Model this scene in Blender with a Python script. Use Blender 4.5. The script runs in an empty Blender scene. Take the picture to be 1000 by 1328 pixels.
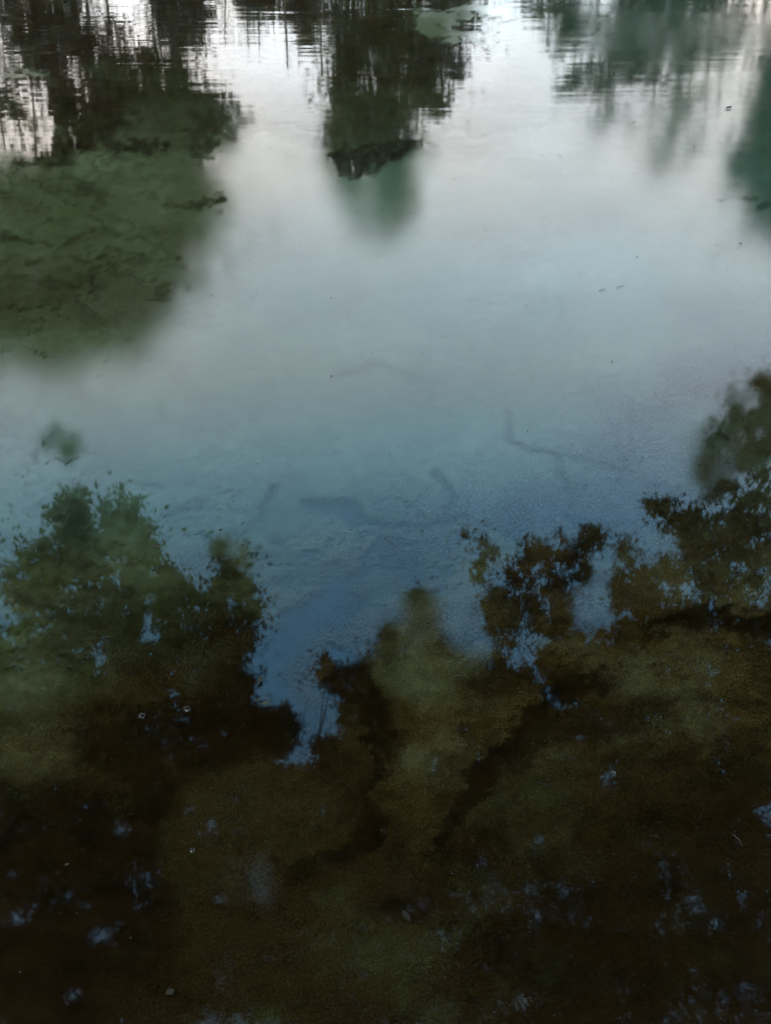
import bpy, bmesh, math, random
import numpy as np
from mathutils import Vector, Matrix, noise as mnoise

R = math.radians
rng = np.random.default_rng(7)
random.seed(7)
SC = bpy.context.scene
COL = SC.collection

# ------------------------------------------------------------------ camera
H = 1.6            # eye height above the water
PITCH = 40.0       # looking down at the pond
FOV = 50.0
cam_d = bpy.data.cameras.new('camera')
cam = bpy.data.objects.new('camera', cam_d)
COL.objects.link(cam)
cam.location = (0, 0, H)
cam.rotation_euler = (R(90 - PITCH), 0, 0)
cam_d.sensor_fit = 'VERTICAL'
cam_d.angle = R(FOV)
cam_d.clip_start = 0.02
cam_d.clip_end = 2000
SC.camera = cam

# ------------------------------------------------------------------ light
SUN_EL, SUN_AZ = 24.0, 205.0      # low veiled sun behind the camera, to the left
world = bpy.data.worlds.new('World')
SC.world = world
world.use_nodes = True
nt = world.node_tree
nt.nodes.clear()
out = nt.nodes.new('ShaderNodeOutputWorld')
bg = nt.nodes.new('ShaderNodeBackground')
sky = nt.nodes.new('ShaderNodeTexSky')
sky.sky_type = 'NISHITA'
sky.sun_disc = False
sky.sun_elevation = R(SUN_EL)
sky.sun_rotation = R(SUN_AZ)
sky.air_density = 1.0
sky.dust_density = 0.8
sky.ozone_density = 2.0
bg.inputs['Strength'].default_value = 0.15
# a thin veil of high cloud, thicker towards the horizon
tc = nt.nodes.new('ShaderNodeTexCoord')
sep = nt.nodes.new('ShaderNodeSeparateXYZ')
nt.links.new(tc.outputs['Generated'], sep.inputs[0])
ramp = nt.nodes.new('ShaderNodeValToRGB')
ramp.color_ramp.interpolation = 'EASE'
e = ramp.color_ramp.elements
e[0].position = 0.05; e[0].color = (0.95, 0.95, 0.95, 1)
e[1].position = 0.90; e[1].color = (0.22, 0.22, 0.22, 1)
k = e.new(0.75); k.color = (0.07, 0.07, 0.07, 1)
k = e.new(0.36); k.color = (0.88, 0.88, 0.88, 1)
k = e.new(0.52); k.color = (0.56, 0.56, 0.56, 1)
k = e.new(0.66); k.color = (0.13, 0.13, 0.13, 1)
nt.links.new(sep.outputs['Z'], ramp.inputs[0])
cn = nt.nodes.new('ShaderNodeTexNoise')
cn.inputs['Scale'].default_value = 2.2
cn.inputs['Detail'].default_value = 5
nt.links.new(tc.outputs['Generated'], cn.inputs['Vector'])
cm = nt.nodes.new('ShaderNodeMapRange')
cm.inputs['From Min'].default_value = 0.3; cm.inputs['From Max'].default_value = 0.7
cm.inputs['To Min'].default_value = 0.78; cm.inputs['To Max'].default_value = 1.1
nt.links.new(cn.outputs['Fac'], cm.inputs['Value'])
mm = nt.nodes.new('ShaderNodeMath'); mm.operation = 'MULTIPLY'; mm.use_clamp = True
nt.links.new(ramp.outputs[0], mm.inputs[0]); nt.links.new(cm.outputs[0], mm.inputs[1])
mx = nt.nodes.new('ShaderNodeMix'); mx.data_type = 'RGBA'
VEIL = (4.3, 3.65, 3.15)
mx.inputs['B'].default_value = (*VEIL, 1)
nt.links.new(mm.outputs[0], mx.inputs['Factor'])
wb = nt.nodes.new('ShaderNodeMix'); wb.data_type = 'RGBA'; wb.blend_type = 'MULTIPLY'; wb.inputs['Factor'].default_value = 1
wb.inputs['B'].default_value = (0.66, 1.60, 1.55, 1)      # cool cast of the dusk sky
nt.links.new(sky.outputs[0], wb.inputs['A'])
nt.links.new(wb.outputs['Result'], mx.inputs['A'])
nt.links.new(mx.outputs['Result'], bg.inputs['Color'])
nt.links.new(bg.outputs[0], out.inputs[0])

sd = bpy.data.lights.new('sun', 'SUN')
sun = bpy.data.objects.new('sun', sd)
COL.objects.link(sun)
sd.energy = 0.5
sd.angle = R(12)
sd.color = (1.0, 0.93, 0.85)
_az = R(SUN_AZ)
sdir = Vector((math.sin(_az) * math.cos(R(SUN_EL)), math.cos(_az) * math.cos(R(SUN_EL)), math.sin(R(SUN_EL))))
sun.rotation_euler = (-sdir).to_track_quat('-Z', 'Y').to_euler()

vs = SC.view_settings
vs.view_transform = 'Standard'
vs.look = 'None'
vs.gamma = 1
vs.use_curve_mapping = False
vs.exposure = 3.35
SC.cycles.max_bounces = 6
SC.cycles.transparent_max_bounces = 12
SC.cycles.caustics_reflective = False
SC.cycles.caustics_refractive = False

# ------------------------------------------------------------------ helpers
F = 664 / math.tan(R(FOV / 2))
cp, sp = math.cos(R(PITCH)), math.sin(R(PITCH))

def ray(px, py):
    """direction of a sight line given in degrees-like offsets of the photograph"""
    a, b = (px - 500) / F, (664 - py) / F
    return np.array([a, cp + b * sp, -sp + b * cp])

def on_water(px, py):
    d = ray(px, py)
    t = H / -d[2]
    return d[0] * t, d[1] * t

def mirrored(px, py, D):
    """place seen in the water there, D metres away along the ground"""
    d = ray(px, py)
    t = D / math.hypot(d[0], d[1])
    return Vector((d[0] * t, d[1] * t, -H - d[2] * t))

def tag(o, label=None, cat=None, group=None, kind=None):
    if label: o['label'] = label
    if cat: o['category'] = cat
    if group: o['group'] = group
    if kind: o['kind'] = kind
    return o

def mesh_obj(name, verts, faces, mat, parent=None, smooth=False):
    me = bpy.data.meshes.new(name)
    verts = np.asarray(verts, dtype=np.float32)
    if isinstance(faces, np.ndarray):
        n, k = faces.shape
        me.vertices.add(len(verts)); me.vertices.foreach_set('co', verts.ravel())
        me.loops.add(n * k); me.loops.foreach_set('vertex_index', faces.ravel().astype(np.int32))
        me.polygons.add(n)
        me.polygons.foreach_set('loop_start', np.arange(0, n * k, k, dtype=np.int32))
        me.update(calc_edges=True)
    else:
        me.from_pydata([tuple(map(float, v)) for v in verts], [], faces)
        me.update()
    if smooth:
        me.polygons.foreach_set('use_smooth', np.ones(len(me.polygons), dtype=bool))
    me.materials.append(mat)
    o = bpy.data.objects.new(name, me)
    COL.objects.link(o)
    if parent: o.parent = parent
    return o

def empty(name, loc):
    o = bpy.data.objects.new(name, None)
    o.location = loc
    o.empty_display_size = 0.1
    COL.objects.link(o)
    return o

def mat(name):
    m = bpy.data.materials.new(name)
    m.use_nodes = True
    return m, m.node_tree.nodes, m.node_tree.links, m.node_tree.nodes['Principled BSDF']

def noise_mat(name, c1, c2, scale, rough=0.8, bump=0.0, spec=0.3):
    m, N, L, P = mat(name)
    g = N.new('ShaderNodeNewGeometry')
    n = N.new('ShaderNodeTexNoise'); n.inputs['Scale'].default_value = scale; n.inputs['Detail'].default_value = 6
    L.new(g.outputs['Position'], n.inputs['Vector'])
    r = N.new('ShaderNodeValToRGB')
    r.color_ramp.elements[0].position = 0.35; r.color_ramp.elements[0].color = (*c1, 1)
    r.color_ramp.elements[1].position = 0.65; r.color_ramp.elements[1].color = (*c2, 1)
    L.new(n.outputs['Fac'], r.inputs[0]); L.new(r.outputs[0], P.inputs['Base Color'])
    P.inputs['Roughness'].default_value = rough
    P.inputs['Specular IOR Level'].default_value = spec
    if bump:
        b = N.new('ShaderNodeBump'); b.inputs['Distance'].default_value = bump
        L.new(n.outputs['Fac'], b.inputs['Height']); L.new(b.outputs[0], P.inputs['Normal'])
    return m

def tube(pts, radii, seg=7):
    V, Fc = [], []
    pts = [Vector(p) for p in pts]
    for i, p in enumerate(pts):
        d = (pts[min(i + 1, len(pts) - 1)] - pts[max(i - 1, 0)]).normalized()
        a = d.orthogonal().normalized() if i == 0 else (a - d * a.dot(d)).normalized()
        b = d.cross(a)
        for k in range(seg):
            t = 2 * math.pi * k / seg
            V.append(p + (a * math.cos(t) + b * math.sin(t)) * radii[i])
    for i in range(len(pts) - 1):
        for k in range(seg):
            k2 = (k + 1) % seg
            Fc.append((i * seg + k, i * seg + k2, (i + 1) * seg + k2, (i + 1) * seg + k))
    Fc.append(tuple(range(seg))[::-1]); Fc.append(tuple(range((len(pts) - 1) * seg, len(pts) * seg)))
    return V, Fc

class MB:
    def __init__(s): s.v = []; s.f = []
    def add(s, V, Fc):
        o = len(s.v); s.v += [tuple(v) for v in V]; s.f += [tuple(i + o for i in f) for f in Fc]
    def build(s, name, m, parent=None, smooth=True):
        return mesh_obj(name, s.v, s.f, m, parent, smooth)

# numpy value noise
_perm = rng.random((256, 256)).astype(np.float32)
def vnoise(x, y):
    xi, yi = np.floor(x).astype(int), np.floor(y).astype(int)
    fx, fy = x - xi, y - yi
    fx, fy = fx * fx * (3 - 2 * fx), fy * fy * (3 - 2 * fy)
    x0, x1, y0, y1 = xi & 255, (xi + 1) & 255, yi & 255, (yi + 1) & 255
    return (_perm[x0, y0] * (1 - fx) + _perm[x1, y0] * fx) * (1 - fy) + (_perm[x0, y1] * (1 - fx) + _perm[x1, y1] * fx) * fy
def fbm(x, y, o=4):
    s, a, t = 0, 0.5, 0
    for i in range(o):
        s = s + a * vnoise(x * 2 ** i + 17.3 * i, y * 2 ** i + 9.1 * i); t += a; a *= 0.5
    return s / t
def sstep(a, b, x):
    t = np.clip((x - a) / (b - a), 0, 1)
    return t * t * (3 - 2 * t)

# ------------------------------------------------------------------ ground with the pond basin
M_ground = noise_mat('bank soil and grass', (0.035, 0.045, 0.018), (0.07, 0.06, 0.035), 1.7, 0.95, 0.03)
def pond_edge(x, y):
    """> 0 on land, < 0 in the pond (metres, roughly)"""
    cx, cy, rx, ry = 1.0, 7.0, 13.0, 7.4
    q = np.sqrt(((x - cx) / rx) ** 2 + ((y - cy) / ry) ** 2)
    return (q - 1) * 8 + (fbm(x * 0.35 + 40, y * 0.35 + 40, 3) - 0.5) * 1.2
def ground_z(x, y):
    s = pond_edge(x, y)
    land = 0.22 * sstep(0, 1.5, s) + 0.5 * sstep(1, 12, s) + (fbm(x * 0.3, y * 0.3, 3) - 0.5) * 0.3 * sstep(0.3, 3, s)
    bed = -0.65 * sstep(0, 2.5, -s) + (fbm(x * 2 + 5, y * 2, 4) - 0.5) * 0.16 * sstep(0.2, 1, -s)
    return land + bed
def axis(lo, hi, n_mid, near):
    mid = np.linspace(-near, near, n_mid)
    far = near + (np.linspace(0, 1, 40)[1:] ** 2.2) * (hi - near)
    return np.concatenate([-far[::-1], mid, far])
gx = axis(-600, 600, 201, 16)
gy = axis(-600, 600, 201, 16) + 6
GX, GY = np.meshgrid(gx, gy, indexing='xy')
GZ = ground_z(GX, GY)
def grid_faces(nx, ny):
    i = np.arange(nx * ny).reshape(ny, nx)
    return np.stack([i[:-1, :-1], i[:-1, 1:], i[1:, 1:], i[1:, :-1]], -1).reshape(-1, 4)
gv = np.stack([GX, GY, GZ], -1).reshape(-1, 3)
ground = tag(mesh_obj('ground', gv, grid_faces(len(gx), len(gy)), M_ground, smooth=True), kind='structure')
m2 = noise_mat('pond mud', (0.015, 0.010, 0.005), (0.055, 0.035, 0.014), 9, 0.9, 0.02)
me = ground.data; me.materials.append(m2)
pc = np.zeros(len(me.polygons) * 3, dtype=np.float32); me.polygons.foreach_get('center', pc)
me.polygons.foreach_set('material_index', (pc[2::3] < 0.0).astype(np.int32))

# ------------------------------------------------------------------ water
def ripple_nodes(N, L, amp):
    """long low wind ripples out on the open water, dying away in the calm near the bank. Height in metres."""
    g = N.new('ShaderNodeNewGeometry')
    hs = []
    for (sx, sy, det, a, rot) in ((1.2, 9.5, 2.0, 0.8, 4), (3.0, 27.0, 2.0, 0.30, -5), (0.8, 1.6, 1.0, 2.2, 20)):
        mp = N.new('ShaderNodeMapping'); mp.inputs['Scale'].default_value = (sx, sy, 1); mp.inputs['Rotation'].default_value = (0, 0, R(rot))
        n = N.new('ShaderNodeTexNoise'); n.inputs['Scale'].default_value = 1; n.inputs['Detail'].default_value = det; n.inputs['Roughness'].default_value = 0.4
        L.new(g.outputs['Position'], mp.inputs[0]); L.new(mp.outputs[0], n.inputs['Vector'])
        m = N.new('ShaderNodeMath'); m.operation = 'MULTIPLY'; m.inputs[1].default_value = a
        L.new(n.outputs['Fac'], m.inputs[0]); hs.append(m)
    a1 = N.new('ShaderNodeMath'); L.new(hs[0].outputs[0], a1.inputs[0]); L.new(hs[1].outputs[0], a1.inputs[1])
    sp_ = N.new('ShaderNodeSeparateXYZ'); L.new(g.outputs['Position'], sp_.inputs[0])
    # patches of breeze
    pn = N.new('ShaderNodeTexNoise'); pn.inputs['Scale'].default_value = 0.55; pn.inputs['Detail'].default_value = 2
    L.new(g.outputs['Position'], pn.inputs['Vector'])
    yy = N.new('ShaderNodeMath'); yy.operation = 'MULTIPLY_ADD'; yy.inputs[1].default_value = 2.2
    L.new(pn.outputs['Fac'], yy.inputs[0]); L.new(sp_.outputs['Y'], yy.inputs[2])
    mr = N.new('ShaderNodeMapRange'); mr.interpolation_type = 'SMOOTHSTEP'
    mr.inputs['From Min'].default_value = 3.9; mr.inputs['From Max'].default_value = 6.4
    mr.inputs['To Min'].default_value = 0.03; mr.inputs['To Max'].default_value = 1
    L.new(yy.outputs[0], mr.inputs['Value'])
    m3 = N.new('ShaderNodeMath'); m3.operation = 'MULTIPLY'; L.new(a1.outputs[0], m3.inputs[0]); L.new(mr.outputs[0], m3.inputs[1])
    m5 = N.new('ShaderNodeMath'); m5.operation = 'MULTIPLY_ADD'; m5.inputs[1].default_value = 0.12
    L.new(hs[2].outputs[0], m5.inputs[0]); L.new(m3.outputs[0], m5.inputs[2])
    m4 = N.new('ShaderNodeMath'); m4.operation = 'MULTIPLY'; m4.inputs[1].default_value = amp
    L.new(m5.outputs[0], m4.inputs[0])
    return g, m4

RIP = 0.0009
mw, N, L, P = mat('pond water')
N.remove(P)
g, h = ripple_nodes(N, L, RIP)
b = N.new('ShaderNodeBump'); b.inputs['Strength'].default_value = 1; b.inputs['Distance'].default_value = 1
L.new(h.outputs[0], b.inputs['Height'])
fr = N.new('ShaderNodeFresnel'); fr.inputs['IOR'].default_value = 1.34
L.new(b.outputs[0], fr.inputs['Normal'])
gl = N.new('ShaderNodeBsdfGlossy'); gl.inputs['Roughness'].default_value = 0.03; gl.inputs['Color'].default_value = (1, 1, 1, 1)
L.new(b.outputs[0], gl.inputs['Normal'])
tr = N.new('ShaderNodeBsdfTransparent'); tr.inputs['Color'].default_value = (0.55, 0.36, 0.22, 1)
ms = N.new('ShaderNodeMixShader')
L.new(fr.outputs[0], ms.inputs[0]); L.new(tr.outputs[0], ms.inputs[1]); L.new(gl.outputs[0], ms.inputs[2])
L.new(ms.outputs[0], N['Material Output'].inputs['Surface'])
wx = np.linspace(-14, 16, 31); wy = np.linspace(-2.5, 17, 21)
WX, WY = np.meshgrid(wx, wy)
water = tag(mesh_obj('water', np.stack([WX, WY, WX * 0], -1).reshape(-1, 3), grid_faces(31, 21), mw), kind='structure')

# ------------------------------------------------------------------ algae film floating on the water
ty = np.linspace(0, 1, 640)
fy = 0.35 + 0.75 * (np.exp(ty * math.log(14.5)) - 1)          # rows widen with distance
tx = np.linspace(-1, 1, 420)
TX, FY = np.meshgrid(tx, fy)
FX = TX * (0.55 + 0.46 * FY)
dd = FY * cp + H * sp                                        # depth along the lens axis
PX = 500 + F * FX / dd
PY = 664 - F * ((FY * sp - H * cp) / dd)
w1 = (fbm(PX / 70, PY / 45, 5) - 0.5); w2 = (fbm(PX / 70 + 50, PY / 45 + 20, 5) - 0.5)
w3 = fbm(PX / 17 + 5, PY / 12, 4) - 0.5; w4 = fbm(PX / 17 + 80, PY / 12 + 31, 4) - 0.5
QX = PX + w1 * 80 + w3 * 26; QY = PY + w2 * 46 + w4 * 18
def seg_dist(pts, qx=QX, qy=QY, r=None):
    best = np.full(qx.shape, 1e9)
    for i in range(len(pts) - 1):
        (ax, ay), (bx, by) = pts[i][:2], pts[i + 1][:2]
        ra, rb = (pts[i][2], pts[i + 1][2]) if len(pts[i]) > 2 else (r, r)
        dx, dy = bx - ax, by - ay
        t = np.clip(((qx - ax) * dx + (qy - ay) * dy) / (dx * dx + dy * dy + 1e-9), 0, 1)
        best = np.minimum(best, np.hypot(qx - ax - t * dx, qy - ay - t * dy) - (ra + (rb - ra) * t))
    return best
def ell(cx, cy, rx, ry, qx=QX, qy=QY):
    q = np.hypot((qx - cx) / rx, (qy - cy) / ry)
    return (q - 1) * min(rx, ry)
LACE = (fbm(PX / 7 + 3, PY / 5.5, 3) - 0.5) * 2
def stroke(dist, soft): return 1 - sstep(-soft, soft, dist + LACE * min(16, 4 + soft * 0.8))

dens = 0.86 + 0.16 * (fbm(QX / 160, QY / 90, 4) - 0.5) * 2
# film thins out towards the rippled open water
top = sstep(250, 60, QY + 60 * (fbm(QX / 120 + 3, QY / 14, 4) - 0.5) * 2)
side = sstep(760, 560, QX)
dens = dens - top * (0.35 + 0.42 * side)
def cut(dist, soft, a):
    global dens
    dens = dens * (1 - a * stroke(dist, soft))
def add(dist, soft, a):
    global dens
    dens = dens + (a - dens) * stroke(dist, soft) * (a > dens)
# clean leads in the film
cut(seg_dist([(425, 204, 15), (470, 202, 22), (500, 196, 12), (532, 190, 4)]), 9, 0.82)
cut(ell(480, 165, 58, 26), 22, 0.4)
cut(seg_dist([(70, 196, 4), (150, 198, 7), (215, 186, 4)]), 5, 0.85)
cut(seg_dist([(225, 262, 2), (280, 256, 5)]), 4, 0.6)
cut(ell(50, 150, 120, 62), 12, 0.75); cut(ell(30, 50, 90, 60), 15, 0.8); cut(ell(120, 62, 60, 22), 8, 0.7)
cut(ell(268, 180, 26, 40), 10, 0.6)
cut(seg_dist([(130, 240, 3), (120, 270, 3), (180, 300, 2), (210, 315, 3)]), 5, 0.35)
cut(seg_dist([(0, 362, 3), (90, 376, 6), (170, 360, 3), (240, 378, 2)]), 6, 0.3)
cut(seg_dist([(0, 425, 6), (60, 418, 10), (130, 400, 3)]), 12, 0.15)
for pts_ in ([(0, 300, 2), (60, 318, 3), (130, 305, 4), (200, 322, 2), (250, 345, 1)], [(20, 345, 2), (90, 335, 2), (150, 350, 3), (230, 335, 1)], [(95, 222, 3), (118, 240, 4), (112, 275, 3), (140, 300, 2)],
             [(950, 268, 2), (975, 275, 3), (1010, 272, 3)], [(180, 245, 2), (225, 262, 2), (278, 258, 3)]):
    cut(seg_dist(pts_), 5, 0.45)
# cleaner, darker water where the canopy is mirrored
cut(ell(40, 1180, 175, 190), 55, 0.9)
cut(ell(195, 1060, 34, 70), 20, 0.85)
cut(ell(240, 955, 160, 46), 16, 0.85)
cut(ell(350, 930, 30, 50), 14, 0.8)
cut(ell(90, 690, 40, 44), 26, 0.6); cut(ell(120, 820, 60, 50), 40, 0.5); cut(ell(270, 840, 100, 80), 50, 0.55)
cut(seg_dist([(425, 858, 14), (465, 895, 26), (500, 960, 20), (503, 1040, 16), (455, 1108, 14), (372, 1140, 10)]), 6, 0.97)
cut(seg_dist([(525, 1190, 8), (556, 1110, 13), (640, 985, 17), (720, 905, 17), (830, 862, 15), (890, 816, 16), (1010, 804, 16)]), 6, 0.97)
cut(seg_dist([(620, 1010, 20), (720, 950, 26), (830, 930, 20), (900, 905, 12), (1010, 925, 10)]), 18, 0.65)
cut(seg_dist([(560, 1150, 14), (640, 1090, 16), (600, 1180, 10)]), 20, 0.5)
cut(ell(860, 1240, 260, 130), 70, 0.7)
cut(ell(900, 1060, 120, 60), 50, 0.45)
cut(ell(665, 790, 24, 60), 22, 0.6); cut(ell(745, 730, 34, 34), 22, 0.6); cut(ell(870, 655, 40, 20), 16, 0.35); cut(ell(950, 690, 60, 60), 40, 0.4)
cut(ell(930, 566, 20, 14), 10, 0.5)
dens = dens - 0.5 * sstep(0.5, 0.72, fbm(QX / 48 + 61, QY / 34 + 7, 5)) * sstep(620, 760, QY) * dens
# film rafts
add(ell(40, 955, 62, 72), 22, 0.9)
add(ell(335, 1065, 112, 76), 14, 0.95)
add(seg_dist([(260, 1140, 40), (300, 1250, 50), (440, 1250, 90), (560, 1260, 40)]), 22, 0.95)
add(seg_dist([(545, 1130, 10), (530, 1020, 28), (570, 900, 50), (540, 800, 30)]), 20, 0.95)
add(ell(880, 870, 90, 34), 16, 0.85)
add(seg_dist([(0, 93, 2), (55, 90, 5)]), 3, 0.8)
add(seg_dist([(660, 16, 5), (590, 24, 14), (550, 32, 13), (532, 46, 8), (620, 56, 5)]), 4, 0.97)
add(ell(860, 45, 120, 38), 20, 0.8)
add(ell(160, 215, 55, 8), 5, 0.9); add(ell(60, 88 + 85, 22, 5), 4, 0.6)
# cracks in the film where the sky shows bluer
qx2 = PX + w1 * 26; qy2 = PY + w2 * 22
def crack(pts, soft, a):
    global dens
    dens = dens * (1 - a * (1 - sstep(-soft, soft, seg_dist(pts, qx2, qy2) + LACE * 2)))
crack([(345, 870, 20), (390, 810, 24), (430, 772, 14), (470, 745, 5), (488, 715, 3), (490, 690, 3)], 11, 0.72)
crack([(400, 655, 8), (450, 660, 12), (475, 680, 2), (530, 684, 3), (600, 668, 2)], 9, 0.65)
crack([(345, 900, 45), (400, 940, 30)], 35, 0.7)
crack([(662, 535, 3), (664, 570, 3), (690, 583, 3), (725, 590, 3), (738, 640, 2)], 6, 0.4)
crack([(725, 590, 2), (790, 602, 4), (830, 622, 1)], 7, 0.3)
crack([(352, 632, 5), (345, 672, 4)], 7, 0.6)
crack([(560, 612, 6), (585, 640, 3), (580, 660, 2)], 7, 0.55)
crack([(170, 630, 2), (205, 636, 3)], 5, 0.45)
crack([(440, 490, 3), (490, 470, 4), (540, 490, 2)], 10, 0.25)
crack([(230, 665, 6), (260, 655, 8)], 12, 0.4)
dens = dens + 0.035 * (fbm(PX / 9, PY / 6, 3) - 0.5) * 2 * sstep(0.02, 0.3, dens)
dens = np.clip(dens * (1 - 0.2 * sstep(560, 760, PY)), 0.0, 1.0)
wob = 0.12 * (fbm(FX * 1.3 + 20, FY * 1.3 + 20, 4) - 0.5) * 2
dens = dens * sstep(0.99, 0.80, np.abs(TX) + wob) * sstep(0.35, 0.55, FY + wob) * sstep(10.2, 8.5, FY + 6 * wob)
# thin curved streaks where the film has torn
rg = np.abs(fbm(QX / 130 + 11, QY / 34 + 4, 4) - 0.5)
rg2 = np.abs(fbm(QX / 80 + 31, QY / 40 + 14, 4) - 0.52)
msk = sstep(0.42, 0.6, fbm(PX / 90 + 2, PY / 60 + 8, 3)) * (0.12 + 0.88 * np.maximum(sstep(560, 700, PY), sstep(240, 180, PX)))
dens = dens * (1 - 0.55 * (1 - sstep(0.0, 0.022, rg)) * msk) * (1 - 0.4 * (1 - sstep(0.0, 0.016, rg2)) * msk)
# tint: 0 green, 1 brown ochre
tint = np.clip(sstep(520, 840, PY + 0.45 * (PX - 470)) + 1.0 * (fbm(QX / 90 + 9, QY / 55, 4) - 0.5), 0, 1)
tint = np.maximum(tint, 0.5 * stroke(ell(60, 390, 160, 40), 40))
thick = np.clip(fbm(QX / 60 + 70, QY / 26, 5) * 2.2 - 0.6, 0, 1) * (1 - 0.75 * sstep(880, 1100, PY)) + 0.9 * stroke(ell(160, 262, 42, 34), 14) + 0.6 * stroke(ell(155, 214, 50, 9), 6) + 0.5 * stroke(ell(890, 872, 110, 36), 16) + 0.12 * stroke(ell(335, 1065, 105, 70), 12) + 0.4 * stroke(ell(40, 955, 60, 70), 20) + 0.4 * stroke(seg_dist([(545, 1130, 10), (530, 1020, 24), (570, 900, 44), (540, 800, 26)]), 20) + 0.35 * sstep(800, 950, PX) * stroke(ell(960, 780, 200, 160), 60)  # film thickness, lowered toward the near bank to paint canopy shade into its colour
thick = thick + (0.45 - thick) * (0.55 + 0.2 * sstep(280, 340, PX)) * sstep(760, 640, PY)
thick = thick * (1 - 0.3 * sstep(960, 1060, PY)) * (1 - 0.25 * sstep(560, 440, PX) * sstep(640, 760, PY))  # nearest rows dimmed again for the painted canopy shade

rough = (0.028 + 0.078 * sstep(0.15, 0.95, dens)) * (1 - 0.6 * sstep(450, 640, PY)) * (0.8 + 0.4 * fbm(QX / 50 + 33, QY / 30, 3))
for c_, a_ in ((ell(548, 840, 74, 80), 1.6), (ell(905, 600, 50, 50), 1.2), (ell(345, 1150, 70, 60), 1.5), (ell(300, 715, 40, 40), 0.8), (ell(85, 580, 50, 36), 0.8), (ell(770, 770, 40, 50), 0.8)):
    rough = rough * (1 + a_ * (1 - sstep(-20, 20, c_)))
tint = tint * (1 - 0.05 * stroke(ell(335, 1075, 120, 90), 25) - 0.22 * (1 - sstep(-30, 30, ell(548, 830, 70, 80))))
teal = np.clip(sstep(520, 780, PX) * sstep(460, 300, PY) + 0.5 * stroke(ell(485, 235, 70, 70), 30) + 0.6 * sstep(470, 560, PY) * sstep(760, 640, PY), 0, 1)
thick = np.clip(thick + 0.8 * stroke(ell(585, 36, 75, 26), 6) + 0.5 * stroke(ell(485, 250, 60, 55), 25), 0, 1.3)
fv = np.stack([FX, FY, np.full_like(FX, 0.004)], -1).reshape(-1, 3)
ff = grid_faces(FX.shape[1], FX.shape[0])

mf, N, L, P = mat('algae film')
g, h = ripple_nodes(N, L, RIP * 0.55)
def attr(nm):
    a = N.new('ShaderNodeAttribute'); a.attribute_name = nm; return a
ad, at_, ak = attr('film_density'), attr('film_tint'), attr('film_thick_shade')
gn = N.new('ShaderNodeTexNoise'); gn.inputs['Scale'].default_value = 300; gn.inputs['Detail'].default_value = 1.5
L.new(g.outputs['Position'], gn.inputs['Vector'])
gn2 = N.new('ShaderNodeTexNoise'); gn2.inputs['Scale'].default_value = 38; gn2.inputs['Detail'].default_value = 6; gn2.inputs['Roughness'].default_value = 0.65
L.new(g.outputs['Position'], gn2.inputs['Vector'])
# bump: ripples plus tiny grains
ar = attr('film_rough')
gk = N.new('ShaderNodeMath'); gk.operation = 'MULTIPLY'; gk.inputs[1].default_value = 0.00005
L.new(ar.outputs['Fac'], gk.inputs[0])
gb = N.new('ShaderNodeMath'); gb.operation = 'MULTIPLY_ADD'; L.new(gk.outputs[0], gb.inputs[1])
L.new(gn.outputs['Fac'], gb.inputs[0]); L.new(h.outputs[0], gb.inputs[2])
b = N.new('ShaderNodeBump'); b.inputs['Strength'].default_value = 1; b.inputs['Distance'].default_value = 1
L.new(gb.outputs[0], b.inputs['Height'])
def mixc(f, a, bb):
    m = N.new('ShaderNodeMix'); m.data_type = 'RGBA'
    for s, v in (('A', a), ('B', bb)):
        if isinstance(v, tuple): m.inputs[s].default_value = (*v, 1)
        else: L.new(v, m.inputs[s])
    if isinstance(f, float): m.inputs['Factor'].default_value = f
    else: L.new(f, m.inputs['Factor'])
    return m.outputs['Result']
green = mixc(ak.outputs['Fac'], (0.0120, 0.0132, 0.0042), (0.0240, 0.0270, 0.0120))
brown = mixc(ak.outputs['Fac'], (0.0040, 0.0021, 0.0005), (0.0115, 0.0070, 0.0019))
colr = mixc(at_.outputs['Fac'], green, brown)
mr = N.new('ShaderNodeMapRange'); mr.inputs['From Min'].default_value = 0.25; mr.inputs['From Max'].default_value = 0.75
mr.inputs['To Min'].default_value = 0.72; mr.inputs['To Max'].default_value = 1.28
L.new(gn2.outputs['Fac'], mr.inputs['Value'])
hv = N.new('ShaderNodeMix'); hv.data_type = 'RGBA'; hv.blend_type = 'MULTIPLY'; hv.inputs['Factor'].default_value = 1
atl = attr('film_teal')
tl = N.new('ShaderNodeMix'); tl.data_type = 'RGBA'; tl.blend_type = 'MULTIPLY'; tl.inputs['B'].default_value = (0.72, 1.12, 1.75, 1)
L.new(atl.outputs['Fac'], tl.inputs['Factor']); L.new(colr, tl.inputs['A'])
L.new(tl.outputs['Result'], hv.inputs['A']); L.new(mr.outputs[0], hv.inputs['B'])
N.remove(P)
df = N.new('ShaderNodeBsdfDiffuse'); L.new(hv.outputs['Result'], df.inputs['Color'])
gs = N.new('ShaderNodeBsdfAnisotropic'); gs.distribution = 'BECKMANN'
gs.inputs['Color'].default_value = (1, 1, 1, 1)
L.new(b.outputs[0], gs.inputs['Normal'])
frn = N.new('ShaderNodeFresnel'); frn.inputs['IOR'].default_value = 1.35
L.new(b.outputs[0], frn.inputs['Normal'])
L.new(ar.outputs['Fac'], gs.inputs['Roughness'])
mg = N.new('ShaderNodeMixShader'); L.new(frn.outputs[0], mg.inputs[0]); L.new(df.outputs[0], mg.inputs[1]); L.new(gs.outputs[0], mg.inputs[2])
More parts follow.
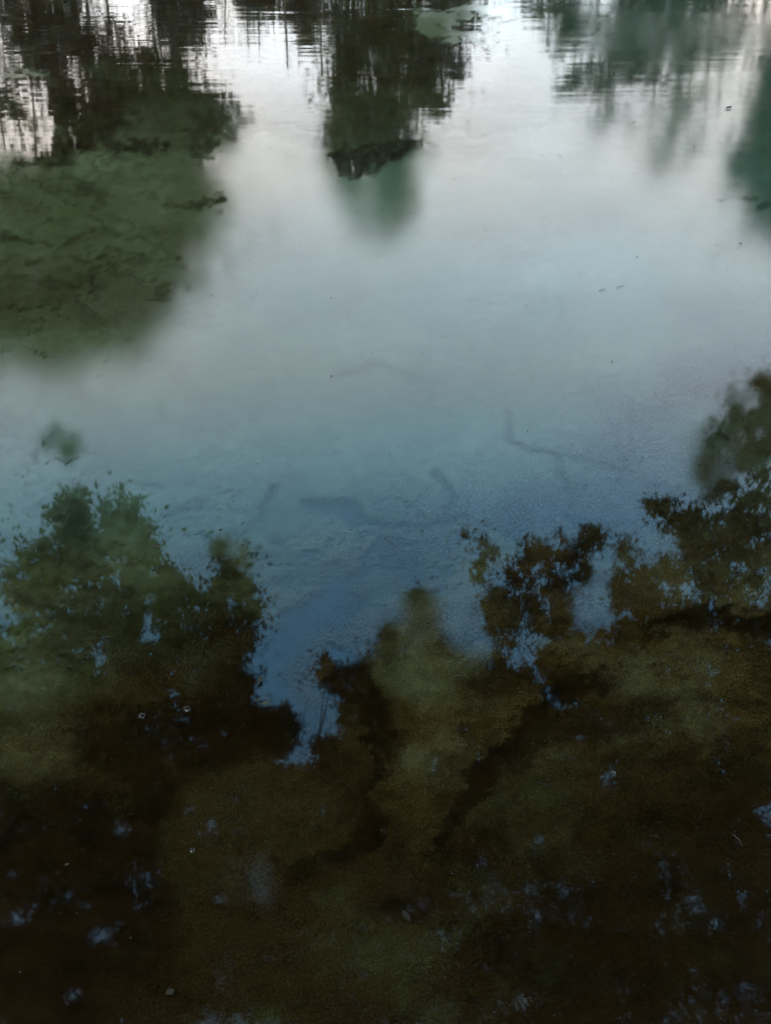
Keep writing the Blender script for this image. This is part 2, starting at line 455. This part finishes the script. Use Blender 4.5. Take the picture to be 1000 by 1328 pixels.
# alpha = density broken up by grains
al = N.new('ShaderNodeMapRange'); al.inputs['From Min'].default_value = 0.33; al.inputs['From Max'].default_value = 0.67; al.inputs['To Min'].default_value = -0.6; al.inputs['To Max'].default_value = 0.45
L.new(gn.outputs['Fac'], al.inputs[0])
al2 = N.new('ShaderNodeMath'); al2.operation = 'MULTIPLY_ADD'; al2.inputs[1].default_value = 0.12; al2.inputs[2].default_value = -0.06
L.new(gn2.outputs['Fac'], al2.inputs[0])
ga = N.new('ShaderNodeMath'); ga.operation = 'MULTIPLY_ADD'; ga.inputs[1].default_value = 0.5; ga.inputs[2].default_value = 0.15
L.new(at_.outputs['Fac'], ga.inputs[0])
alg = N.new('ShaderNodeMath'); alg.operation = 'MULTIPLY'; L.new(al.outputs[0], alg.inputs[0]); L.new(ga.outputs[0], alg.inputs[1])
sm = N.new('ShaderNodeMath'); L.new(alg.outputs[0], sm.inputs[0]); L.new(al2.outputs[0], sm.inputs[1])
# break up only where there is some film
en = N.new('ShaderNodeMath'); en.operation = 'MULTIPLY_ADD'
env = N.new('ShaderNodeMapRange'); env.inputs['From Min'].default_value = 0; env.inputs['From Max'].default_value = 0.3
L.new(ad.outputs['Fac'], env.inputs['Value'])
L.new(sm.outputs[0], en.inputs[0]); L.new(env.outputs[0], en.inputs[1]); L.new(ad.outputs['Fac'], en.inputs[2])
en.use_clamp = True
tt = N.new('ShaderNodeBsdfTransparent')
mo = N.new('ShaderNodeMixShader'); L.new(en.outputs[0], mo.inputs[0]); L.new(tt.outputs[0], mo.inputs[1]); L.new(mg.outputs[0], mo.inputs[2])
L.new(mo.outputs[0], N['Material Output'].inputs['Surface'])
film = tag(mesh_obj('algae_film', fv, ff, mf, smooth=True), label='thin green and brown algae film with clean dark leads on the pond', cat='algae film', kind='stuff')
for nm, arr in (('film_density', dens), ('film_tint', tint), ('film_thick_shade', thick), ('film_rough', rough), ('film_teal', teal)):
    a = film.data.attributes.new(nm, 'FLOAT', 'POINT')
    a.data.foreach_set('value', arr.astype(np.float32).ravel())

# ------------------------------------------------------------------ trees
def leaf_mat(name, c1, c2):
    m, N, L, P = mat(name)
    g = N.new('ShaderNodeNewGeometry')
    r = N.new('ShaderNodeValToRGB')
    r.color_ramp.elements[0].color = (*c1, 1); r.color_ramp.elements[1].color = (*c2, 1)
    L.new(g.outputs['Random Per Island'], r.inputs[0]); L.new(r.outputs[0], P.inputs['Base Color'])
    P.inputs['Roughness'].default_value = 0.6
    P.inputs['Specular IOR Level'].default_value = 0.3
    return m
M_leaf = leaf_mat('leaves', (0.014, 0.017, 0.010), (0.036, 0.040, 0.022))
M_leaf2 = leaf_mat('olive leaves', (0.03, 0.035, 0.012), (0.07, 0.07, 0.025))
M_bark = noise_mat('bark', (0.03, 0.024, 0.018), (0.085, 0.07, 0.055), 14, 0.95, 0.01)

def leaves(centers, size, aspect=0.55, name='crown', m=M_leaf, parent=None, loc=(0, 0, 0)):
    n = len(centers)
    c = np.asarray(centers) - np.asarray(loc)
    u = rng.normal(size=(n, 3)); u /= np.linalg.norm(u, axis=1)[:, None]
    w = rng.normal(size=(n, 3)); v = np.cross(u, w); v /= np.linalg.norm(v, axis=1)[:, None]
    nn = np.cross(u, v)
    s = (size * rng.uniform(0.6, 1.3, n))[:, None]
    p0 = c; p2 = c + u * s
    p1 = c + u * s * 0.45 + v * s * aspect * 0.5 + nn * s * 0.08
    p3 = c + u * s * 0.45 - v * s * aspect * 0.5 + nn * s * 0.08
    V = np.stack([p0, p1, p2, p3], 1).reshape(-1, 3)
    return mesh_obj(name, V, np.arange(n * 4).reshape(n, 4), m, parent)

def tree(name, label, group, base, blobs, D, n_leaf, size, trunk_r=0.2, m=M_leaf, clump=0.35, gap=0.42, depth=1.5, clumps=90, limbs=14, lace=0.0, cat='tree', top=None):
    """blobs: (px, py, rx, ry, weight[, D]) lobes of the crown as their reflection lies in the pond"""
    base = Vector(base)
    root = tag(empty(name, base), label, cat, group)
    cc, pts = [], []
    wsum = sum(b[4] for b in blobs)
    for bl in blobs:
        Db = bl[5] if len(bl) > 5 else D
        k = Db / math.hypot(*ray(bl[0], bl[1])[:2]) / F * 1.0
        for _ in range(max(1, int(clumps * bl[4] / wsum))):
            a = rng.uniform(0, 2 * math.pi); r = math.sqrt(rng.uniform(0, 1))
            px, py = bl[0] + math.cos(a) * r * bl[2], bl[1] + math.sin(a) * r * bl[3]
            if mnoise.noise(Vector((px * 0.02, py * 0.02, 3.1))) * 0.5 + 0.5 < (gap if not lace else gap * max(0.0, min(1, (1000 - py) / 120))): continue
            if lace and mnoise.noise(Vector((px * 0.075, py * 0.075, 8.7))) * 0.5 + 0.5 < lace * max(0.15, min(1, (960 - py) / 160)): continue
            if lace and any(((px - h[0]) / (h[2] + 4)) ** 2 + ((py - h[1]) / (h[3] + 4)) ** 2 < 0.95 + 1.8 * mnoise.noise(Vector((px * 0.06, py * 0.06, 2.2))) for h in HOLES): continue
            p = mirrored(px, py, Db + rng.uniform(-depth, depth) * math.sqrt(max(0.05, 1 - r * r)))
            cc.append(p)
    cc = np.array([tuple(p) for p in cc])
    idx = rng.integers(0, len(cc), n_leaf)
    off = rng.normal(size=(n_leaf, 3)); off /= np.linalg.norm(off, axis=1)[:, None]
    rad = clump * (0.3 + rng.exponential(0.6, len(cc)))[idx] * rng.uniform(0, 1, n_leaf) ** 0.6
    C = cc[idx] + off * rad[:, None] * np.array([1, 1, 0.75])
    C = C[C[:, 2] > 0.5]
    leaves(C, size, name='crown', m=m, parent=root, loc=base)
    # trunk and limbs
    ctr = Vector(cc.mean(0)) if top is None else Vector(top)
    tp = [Vector((0, 0, -0.2))]
    t_end = ctr - base
    nseg = 9
    for i in range(1, nseg + 1):
        t = i / nseg
        q = Vector((t_end.x * t ** 1.8, t_end.y * t ** 1.8, t_end.z * (t ** 0.85)))
        q += Vector((mnoise.noise(Vector((t * 3, base.x, 0))), mnoise.noise(Vector((t * 3, base.y, 5))), 0)) * trunk_r * 1.6
        tp.append(q)
    tr_ = MB(); tr_.add(*tube(tp, [trunk_r * (1.25 if i == 0 else 1 - 0.75 * i / nseg) for i in range(nseg + 1)], 10))
    tr_.build('trunk', M_bark, root)
    lb = MB()
    sel = rng.choice(len(cc), min(limbs, len(cc)), replace=False)
    tips = []
    for s_ in sel:
        e_ = Vector(cc[s_]) - base
        j = min(nseg, max(3, int(nseg * min(1, max(0.3, e_.z / max(0.1, t_end.z) * 0.75)))))
        a_ = tp[j]
        P_ = []
        for i in range(7):
            t = i / 6
            q = a_.lerp(e_, t) + Vector((0, 0, math.sin(t * math.pi) * 0.12 * (e_ - a_).length))
            q += Vector((mnoise.noise(q * 0.9), mnoise.noise(q * 0.9 + Vector((9, 0, 0))), mnoise.noise(q * 0.9 + Vector((0, 9, 0))))) * 0.12 * math.sin(t * math.pi) * (e_ - a_).length * 0.5
            P_.append(q)
        r0 = trunk_r * 0.32
        lb.add(*tube(P_, [r0 * (1 - 0.88 * i / 6) for i in range(7)], 6))
        tips.append(P_)
    # twigs to neighbouring clumps
    if len(cc) > 3:
        for i in (range(len(cc)) if len(cc) < 1500 else rng.choice(len(cc), 1500, replace=False)):
            best, bd = None, 1e9
            p = Vector(cc[i]) - base
            for P_ in tips:
                for q in P_[3:]:
                    d_ = (q - p).length
                    if d_ < bd: bd, best = d_, q
            if best is not None and 0.02 < bd < (0.45 if lace else 3):
                mid = best.lerp(p, 0.5) + Vector((0, 0, 0.06 * bd))
                lb.add(*tube([best, mid, p], [trunk_r * 0.06, trunk_r * 0.045, trunk_r * 0.02], 4))
    lb.build('limb', M_bark, root)
    return root

def gz(x, y): return float(ground_z(np.array([float(x)]), np.array([float(y)]))[0])
def base_at(px, py, D):
    p = mirrored(px, py, D)
    return (p.x, p.y, gz(p.x, p.y) - 0.05)

G_far = 'trees along the far bank'
# left, big round crown
tree('broadleaf_tree', 'big round broadleaf tree mirrored at the upper left, its trunk showing beside sky gaps', G_far, base_at(38, 0, 17.5),
     [(185, 170, 80, 55, 8), (200, 120, 60, 50, 2.5), (255, 170, 36, 60, 2.2), (150, 260, 140, 70, 11), (40, 270, 110, 50, 5), (160, 320, 100, 80, 9), (60, 392, 165, 72, 15), (60, 432, 120, 38, 4), (20, 60, 60, 60, 2), (20, 165, 60, 50, 0.7), (120, 70, 90, 50, 1.1)],
     17.5, 60000, 0.14, 0.22, clump=0.48, gap=0.3, depth=2.0, clumps=620, limbs=22)
# middle tree
tree('broadleaf_tree', 'slender tree mirrored at the top centre, narrowing to a tip over the pond', G_far, base_at(500, 0, 20),
     [(490, 255, 46, 48, 8), (480, 180, 54, 56, 11), (490, 90, 55, 70, 8), (500, 20, 70, 60, 7), (565, 100, 38, 45, 2.5), (560, 30, 50, 40, 2.5)],
     20, 27000, 0.13, 0.2, clump=0.42, gap=0.34, depth=1.6, clumps=300, limbs=16)
# slim trees farther back between them
tree('slim_tree', 'thin dark tree mirrored left of the bright gap at the top edge', G_far, base_at(232, -30, 30),
     [(232, 20, 28, 48, 5), (228, -50, 34, 50, 4)], 30, 9000, 0.2, 0.14, clump=0.5, gap=0.25, clumps=70, limbs=8)
tree('slim_tree', 'thin tree with hanging twigs mirrored between the bright gap and the slender tree', G_far, base_at(385, -40, 32),
     [(400, 15, 18, 52, 5), (350, -5, 40, 32, 4), (330, -60, 60, 50, 4)], 32, 8000, 0.2, 0.12, clump=0.4, gap=0.35, clumps=80, limbs=9)
tree('slim_tree', 'sparse pale tree mirrored faintly right of the bright gap', G_far, base_at(745, -40, 33),
     [(740, 60, 26, 60, 4), (700, -20, 50, 40, 4), (640, -60, 50, 40, 3)], 33, 4200, 0.2, 0.13, clump=0.55, gap=0.4, clumps=70, limbs=9)
tree('broadleaf_tree', 'wide loose tree mirrored at the upper right over bare stems', G_far, base_at(880, -60, 23),
     [(830, 70, 70, 80, 6), (880, 20, 90, 60, 8), (800, 120, 40, 60, 2), (870, 160, 55, 60, 2), (930, -40, 90, 50, 6)],
     23, 9000, 0.14, 0.13, clump=0.5, gap=0.42, depth=1.8, clumps=230, limbs=18)
tree('broadleaf_tree', 'dark tree cut by the right edge, mirrored below the top corner', G_far, base_at(1080, 0, 18),
     [(1010, 220, 50, 75, 6), (1050, 140, 60, 90, 7), (1090, 40, 80, 70, 6)],
     18, 15000, 0.15, 0.2, clump=0.5, gap=0.3, clumps=220, limbs=14)
tree('slim_tree', 'bare stemmed tree at the far left behind the big round one', G_far, base_at(75, -20, 26),
     [(60, 20, 60, 60, 4), (50, -50, 80, 50, 5), (140, 80, 50, 40, 1.0)], 26, 7000, 0.17, 0.16, clump=0.5, gap=0.35, clumps=110, limbs=12)

# bare stems standing behind
for i in range(26):
    px = [20, 60, 112, 150, 205, 318, 342, 362, 380, 405, 418, 437, 455, 470, 545, 575, 596, 700, 728, 842, 868, 886, 905, 925, 770, 300][i]
    D = random.uniform(26, 36)
    b0 = Vector(base_at(px, -40, D)); tip = mirrored(px + random.uniform(-6, 6), [150, 210, 160, 130, 80, 60, 66, 40, 90, 70, 110, 150, 130, 120, 140, 150, 110, 60, 50, 200, 220, 230, 210, 170, 90, 50][i], D)
    root = tag(empty('bare_stem', b0), 'thin bare stem mirrored upright at the top of the pond', 'tree', 'bare stems behind the far bank trees')
    hgt = tip.z - b0.z
    P_ = [Vector((math.sin(t * 4 + i) * 0.12 * t, math.cos(t * 3 + i) * 0.1 * t, t * hgt)) + Vector((tip.x - b0.x, tip.y - b0.y, 0)) * t for t in [q / 8 for q in range(9)]]
    mb = MB(); mb.add(*tube(P_, [random.uniform(0.07, 0.11) * (1 - 0.8 * q / 8) for q in range(9)], 6)); mb.build('trunk', M_bark, root)
    mb = MB(); tips = []
    for q in range(22):
        t = random.uniform(0.35, 0.98); a = random.uniform(0, 6.28)
        p0 = P_[0].lerp(P_[8], t); L_ = random.uniform(0.3, 1.3) * (1.15 - t)
        p2 = p0 + Vector((math.cos(a) * L_, math.sin(a) * L_, L_ * random.uniform(0.1, 0.9)))
        mb.add(*tube([p0, p0.lerp(p2, 0.5) + Vector((0, 0, 0.05)), p2], [0.02, 0.014, 0.006], 4)); tips += [p0.lerp(p2, 0.6), p2]
    tag(mb.build('branch', M_bark, root), kind='stuff')
    tt_ = np.array([tuple(v) for v in tips]); ii = rng.integers(0, len(tt_), 320)
    leaves(tt_[ii] + rng.normal(size=(320, 3)) * 0.14, 0.1, m=M_leaf, name='crown', parent=root)

# overhanging trees of the near bank
G_near = 'trees overhanging the near bank'
HOLES = [(340, 1140, 9, 26), (290, 1165, 14, 8), (130, 1212, 18, 6), (95, 1290, 9, 6), (160, 1075, 10, 6), (560, 986, 9, 11), (790, 1010, 14, 18), (690, 1095, 14, 9), (20, 1190, 6, 12), (772, 730, 14, 14), (766, 790, 24, 20), (680, 1300, 22, 8)]
nl = [(82, 578, 22, 20, 0.5), (46, 634, 5, 4, 0.06), (95, 648, 16, 12, 0.3), (155, 660, 26, 22, 0.8), (20, 676, 14, 10, 0.15), (170, 706, 34, 30, 2), (90, 700, 40, 44, 3), (45, 750, 36, 36, 2.2), (130, 770, 110, 50, 8),
      (225, 760, 22, 22, 0.8), (302, 722, 22, 26, 0.9), (300, 790, 34, 44, 4), (240, 830, 90, 60, 8), (80, 860, 100, 60, 7), (295, 880, 36, 44, 3.4),
      (330, 960, 30, 42, 3), (366, 950, 18, 34, 1.5), (150, 950, 190, 70, 19), (60, 1040, 150, 80, 15), (280, 1050, 130, 70, 12), (120, 1180, 200, 110, 28), (330, 1200, 130, 120, 15), (200, 1330, 260, 90, 20), (-60, 900, 60, 250, 6), (90, 1290, 180, 90, 16)]
tree('overhanging_tree', 'small leaved tree reaching over the water, mirrored across the lower left', G_near, (-3.2, -1.8, gz(-3.2, -1.8) - 0.05), nl, 4.2, 380000, 0.028, 0.08, m=M_leaf2, clump=0.06, gap=0.28, depth=0.9, lace=0.5, clumps=15000, limbs=30, top=(-1.9, 2.4, 6.0))
nr = [(606, 690, 5, 7, 0.08), (628, 735, 16, 34, 1.2), (655, 790, 26, 50, 3), (690, 725, 20, 20, 1), (725, 712, 22, 14, 0.9), (765, 705, 18, 18, 0.9), (715, 780, 34, 44, 4), (745, 745, 26, 20, 1.2), (548, 795, 24, 28, 2.0), (535, 840, 44, 34, 3.4), (570, 880, 44, 40, 4.5), (500, 870, 30, 26, 1.2),
      (815, 715, 14, 20, 0.6), (830, 780, 34, 50, 4), (860, 655, 22, 10, 0.7), (885, 690, 26, 22, 1.6), (930, 545, 26, 26, 0.9), (950, 610, 50, 44, 3), (990, 540, 34, 50, 3), (985, 500, 16, 10, 0.4), (960, 700, 70, 70, 9), (900, 780, 90, 60, 9),
      (640, 900, 60, 50, 6), (760, 860, 60, 40, 6), (880, 870, 130, 60, 12), (460, 885, 34, 22, 1.5), (425, 870, 12, 18, 0.4), (485, 930, 44, 40, 3.5), (425, 970, 20, 12, 0.7), (480, 1000, 60, 50, 7), (410, 1060, 90, 70, 14), (430, 1230, 130, 110, 24),
      (600, 1000, 110, 80, 12), (820, 1000, 190, 90, 28), (500, 1130, 110, 90, 12), (700, 1150, 150, 110, 26), (900, 1160, 140, 120, 26), (620, 1290, 250, 100, 30), (900, 1310, 190, 100, 26), (1060, 800, 60, 300, 12), (600, 1050, 34, 70, 8), (680, 945, 60, 34, 8), (785, 885, 70, 30, 8), (900, 815, 70, 26, 7), (990, 805, 40, 26, 4), (500, 970, 34, 100, 11), (440, 1110, 70, 36, 7), (548, 1010, 46, 150, 16), (620, 1300, 160, 70, 22), (1000, 950, 50, 90, 10), (700, 1080, 80, 60, 8), (820, 1010, 110, 50, 8)]
tree('overhanging_tree', 'small leaved tree reaching over the water, mirrored across the lower right', G_near, (3.3, -1.8, gz(3.3, -1.8) - 0.05), nr, 4.2, 560000, 0.028, 0.09, m=M_leaf2, clump=0.06, gap=0.26, depth=0.9, lace=0.5, clumps=32000, limbs=34, top=(2.0, 2.6, 6.0))

# ------------------------------------------------------------------ small things lying on the water
M_dry = noise_mat('dry brown leaf', (0.008, 0.006, 0.003), (0.02, 0.015, 0.008), 60, 0.8, 0, 0.05)
M_dark = noise_mat('wet dark leaf', (0.002, 0.0015, 0.001), (0.006, 0.004, 0.0025), 60, 0.8, 0, 0.05)
M_pale = noise_mat('bleached stem', (0.010, 0.009, 0.006), (0.022, 0.019, 0.012), 90, 0.8, 0, 0.05)
M_stone = noise_mat('pale pebble', (0.005, 0.0032, 0.0015), (0.014, 0.010, 0.005), 70, 0.8, 0.002)
Z0 = 0.0065

def floating_leaf(px, py, length, rot, m, label, group=None, width=0.45, curl=0.25):
    x, y = on_water(px, py)
    n = 8
    V, Fc = [], []
    for i in range(n + 1):
        t = i / n
        w = width * length * 0.5 * math.sin(math.pi * min(1, t * 0.97 + 0.02)) ** 0.8
        zc = curl * length * (t - 0.5) ** 2
        lx = (t - 0.5) * length
        for k, q in enumerate((-1, -0.5, 0, 0.5, 1)):
            jag = 1 + 0.1 * math.sin(i * 2.3 + k)
            V.append((lx, q * w * jag, zc + abs(q) * w * 0.35 + (0 if q else -0.0005)))
    for i in range(n):
        for k in range(4):
            a = i * 5 + k
            Fc.append((a, a + 1, a + 6, a + 5))
    root = tag(empty('floating_leaf', (x, y, Z0)), label, 'leaf', group)
    root.rotation_euler = (0, 0, R(rot))
    o = mesh_obj('blade', V, Fc, m, root, smooth=True)
    sm_ = o.modifiers.new('thick', 'SOLIDIFY'); sm_.thickness = 0.0006
    st = MB(); st.add(*tube([(-length * 0.78, 0.002, 0.001), (-length * 0.6, 0, 0.001), (0, 0, 0.0006), (length * 0.45, 0, curl * length * 0.2)], [length * 0.016, length * 0.015, length * 0.012, length * 0.004], 5))
    st.build('stalk', m, root)
    return root

def floating_twig(pts, r, m, label, group=None, forks=1):
    P_ = [Vector((*on_water(px, py), Z0)) for px, py in pts]
    o0 = P_[0].copy()
    mb = MB()
    n = 6
    C_ = []
    for i in range((len(P_) - 1) * n + 1):
        k_, t = divmod(i, n)
        p = P_[k_].lerp(P_[k_ + 1], t / n) if k_ < len(P_) - 1 else P_[-1].copy()
        p = p - o0 + Vector((random.uniform(-1, 1), random.uniform(-1, 1), random.uniform(0, 1))) * r * 0.8
        C_.append(p)
    mb.add(*tube(C_, [r * (1 - 0.6 * i / len(C_)) for i in range(len(C_))], 6))
    for f_ in range(forks):
        q = C_[len(C_) // 2 + f_]
        d = (C_[-1] - C_[0]).cross(Vector((0, 0, 1))).normalized() * (1 if f_ % 2 else -1) + (C_[-1] - C_[0]).normalized()
        mb.add(*tube([q, q + d * r * 5, q + d * r * 9], [r * 0.6, r * 0.5, r * 0.25], 5))
    o = mb.build('floating_twig', m)
    o.location = o0
    return tag(o, label, 'twig', group)

M_bub, N, L, P = mat('bubble film')
N.remove(P)
fb = N.new('ShaderNodeFresnel'); fb.inputs['IOR'].default_value = 1.2
gb_ = N.new('ShaderNodeBsdfGlossy'); gb_.inputs['Roughness'].default_value = 0.02
tb = N.new('ShaderNodeBsdfTransparent'); tb.inputs['Color'].default_value = (0.97, 0.97, 0.97, 1)
mb_ = N.new('ShaderNodeMixShader'); L.new(fb.outputs[0], mb_.inputs[0]); L.new(tb.outputs[0], mb_.inputs[1]); L.new(gb_.outputs[0], mb_.inputs[2])
L.new(mb_.outputs[0], N['Material Output'].inputs['Surface'])
def bubble(px, py, r, label):
    x, y = on_water(px, py)
    V, Fc = [], []
    seg, rings = 20, 7
    for i in range(rings):
        a = math.pi / 2 * i / rings
        for k in range(seg):
            t = 2 * math.pi * k / seg
            V.append((r * math.cos(a) * math.cos(t), r * math.cos(a) * math.sin(t), r * 0.8 * math.sin(a)))
    V.append((0, 0, r * 0.8))
    for i in range(rings - 1):
        for k in range(seg):
            k2 = (k + 1) % seg
            Fc.append((i * seg + k, i * seg + k2, (i + 1) * seg + k2, (i + 1) * seg + k))
    for k in range(seg): Fc.append(((rings - 1) * seg + k, (rings - 1) * seg + (k + 1) % seg, rings * seg))
    root = tag(empty('bubble', (x, y, 0.0045)), label, 'bubble', 'bubbles caught in the algae film')
    mesh_obj('dome', V, Fc, M_bub, root, smooth=True)
    rim = MB(); rim.add(*tube([(r * 1.02 * math.cos(t), r * 1.02 * math.sin(t), 0.0006) for t in [2 * math.pi * k / 24 for k in range(25)]], [r * 0.07] * 25, 5))
    rim.build('rim', M_dark, root)

G_l, G_t = 'fallen leaves floating on the pond', 'twigs floating on the pond'
floating_leaf(945, 142, 0.035, 35, M_dark, 'dark curled leaf floating alone near the top right corner', G_l)
floating_leaf(203, 712, 0.020, 160, M_dry, 'small dry leaf at the tip of the left canopy reflection', G_l)
floating_leaf(338, 884, 0.016, 70, M_dry, 'little brown leaf beside the dark gap, upper of a close pair', G_l)
floating_leaf(346, 915, 0.017, 10, M_pale, 'little pale leaf beside the dark gap, lower of a close pair', G_l)
floating_leaf(527, 1191, 0.022, 120, M_dark, 'dark scrap of leaf at the end of the dark curve, low centre', G_l)
floating_leaf(88, 1124, 0.008, 20, M_pale, 'tiny pale leaf fragment shining in the dark lower left', G_l)
floating_leaf(822, 160, 0.014, 50, M_dark, 'tiny dark leaf bit on the pale water below the upper right tree', G_l)
floating_leaf(900, 193, 0.014, 80, M_dark, 'tiny dark leaf bit left of the right edge tree reflection', G_l)
floating_leaf(960, 318, 0.012, 20, M_dark, 'tiny dark leaf bit under the tip of the right edge tree', G_l)
floating_leaf(548, 692, 0.008, 20, M_dark, 'tiny dark leaf bit in the blue centre above the green lobe', G_l)
floating_leaf(705, 1020, 0.016, 155, M_dark, 'slim dark leaf in the brown film right of centre', G_l, width=0.2)
floating_leaf(742, 986, 0.015, 150, M_dark, 'slim dark leaf a little above another in the brown film', G_l, width=0.2)
floating_twig([(777, 379), (786, 377)], 0.0009, M_dark, 'short dark twig on pale water, left half of a broken pair', G_t, 0)
floating_twig([(799, 375), (809, 373)], 0.0008, M_dark, 'short dark twig on pale water, right half of a broken pair', G_t, 0)
floating_twig([(172, 733), (182, 728), (190, 719)], 0.0010, M_pale, 'pale bent twig below the small dry leaf on the left', G_t)
floating_twig([(330, 912), (342, 906), (356, 914)], 0.0009, M_pale, 'pale bent twig touching the paired leaves by the dark gap', G_t)
floating_twig([(588, 880), (596, 878), (605, 880)], 0.0007, M_pale, 'thin pale twig on the green lobe right of centre', G_t, 0)
floating_twig([(950, 1085), (958, 1092), (962, 1100)], 0.0006, M_pale, 'thin pale twig by the right edge in the brown film', G_t, 0)
floating_twig([(182, 368), (190, 371), (203, 373)], 0.0012, M_pale, 'pale straw on the brown band of the big left tree', G_t, 0)
bubble(185, 931, 0.0065, 'clear round bubble in dark film, left of two')
bubble(243, 922, 0.0068, 'clear round bubble in dark film, right of two')
bubble(795, 1006, 0.0055, 'small clear bubble on a grey sky gap, lower right')
bubble(576, 803, 0.0050, 'small bubble on the green lobe in the centre')
bubble(670, 739, 0.0048, 'small bubble on the reflected leaves, right of centre')
bubble(250, 1105, 0.0050, 'small bubble at the left rim of the round film swirl')

# pebble just under the surface
x, y = on_water(218, 1285)
bm = bmesh.new(); bmesh.ops.create_icosphere(bm, subdivisions=3, radius=1)
for v in bm.verts:
    v.co *= 1 + 0.25 * mnoise.noise(v.co * 1.3 + Vector((4, 2, 7)))
    v.co = Vector((v.co.x * 0.014, v.co.y * 0.012, v.co.z * 0.008))
me = bpy.data.meshes.new('pebble'); bm.to_mesh(me); bm.free(); me.materials.append(M_stone)
me.polygons.foreach_set('use_smooth', [True] * len(me.polygons))
peb = bpy.data.objects.new('pebble', me); COL.objects.link(peb); peb.location = (x, y, -0.007)
tag(peb, 'dull tan pebble just under the dark water, bottom left', 'pebble')

# fine specks of pollen and dust
n = 2600
yy = 0.7 + 7 * rng.uniform(0, 1, n) ** 1.9
xx = rng.uniform(-1, 1, n) * (0.4 + 0.42 * yy)
sz = 0.0006 * (1 + rng.exponential(0.5, n)) * (0.7 + 0.3 * yy)
an = rng.uniform(0, 6.28, n)
V = []
base_ = np.array([[1, 0, 0], [-0.4, 0.8, 0], [-0.9, -0.5, 0], [0, 0, 0.7]])
Vs = np.zeros((n, 4, 3))
for k in range(4):
    bx, by, bz = base_[k]
    Vs[:, k, 0] = xx + sz * (bx * np.cos(an) - by * np.sin(an)) * 1.3
    Vs[:, k, 1] = yy + sz * (bx * np.sin(an) + by * np.cos(an))
    Vs[:, k, 2] = 0.0055 + sz * bz
o4 = np.arange(n)[:, None] * 4
Fs = np.concatenate([o4 + np.array([[0, 1, 3]]), o4 + np.array([[1, 2, 3]]), o4 + np.array([[2, 0, 3]])])
half = n * 2 // 3
for nm, lo, hi, mt, lb_ in (('dark_specks', 0, half, M_dark, 'fine dark dust specks scattered over the film'), ('pale_specks', half, n, M_pale, 'fine pale pollen specks scattered over the film')):
    sel = Vs[lo:hi].reshape(-1, 3); q4 = np.arange(hi - lo)[:, None] * 4
    Fq = np.concatenate([q4 + np.array([[0, 1, 3]]), q4 + np.array([[1, 2, 3]]), q4 + np.array([[2, 0, 3]])])
    tag(mesh_obj(nm, sel, Fq, mt), lb_, 'specks', kind='stuff')
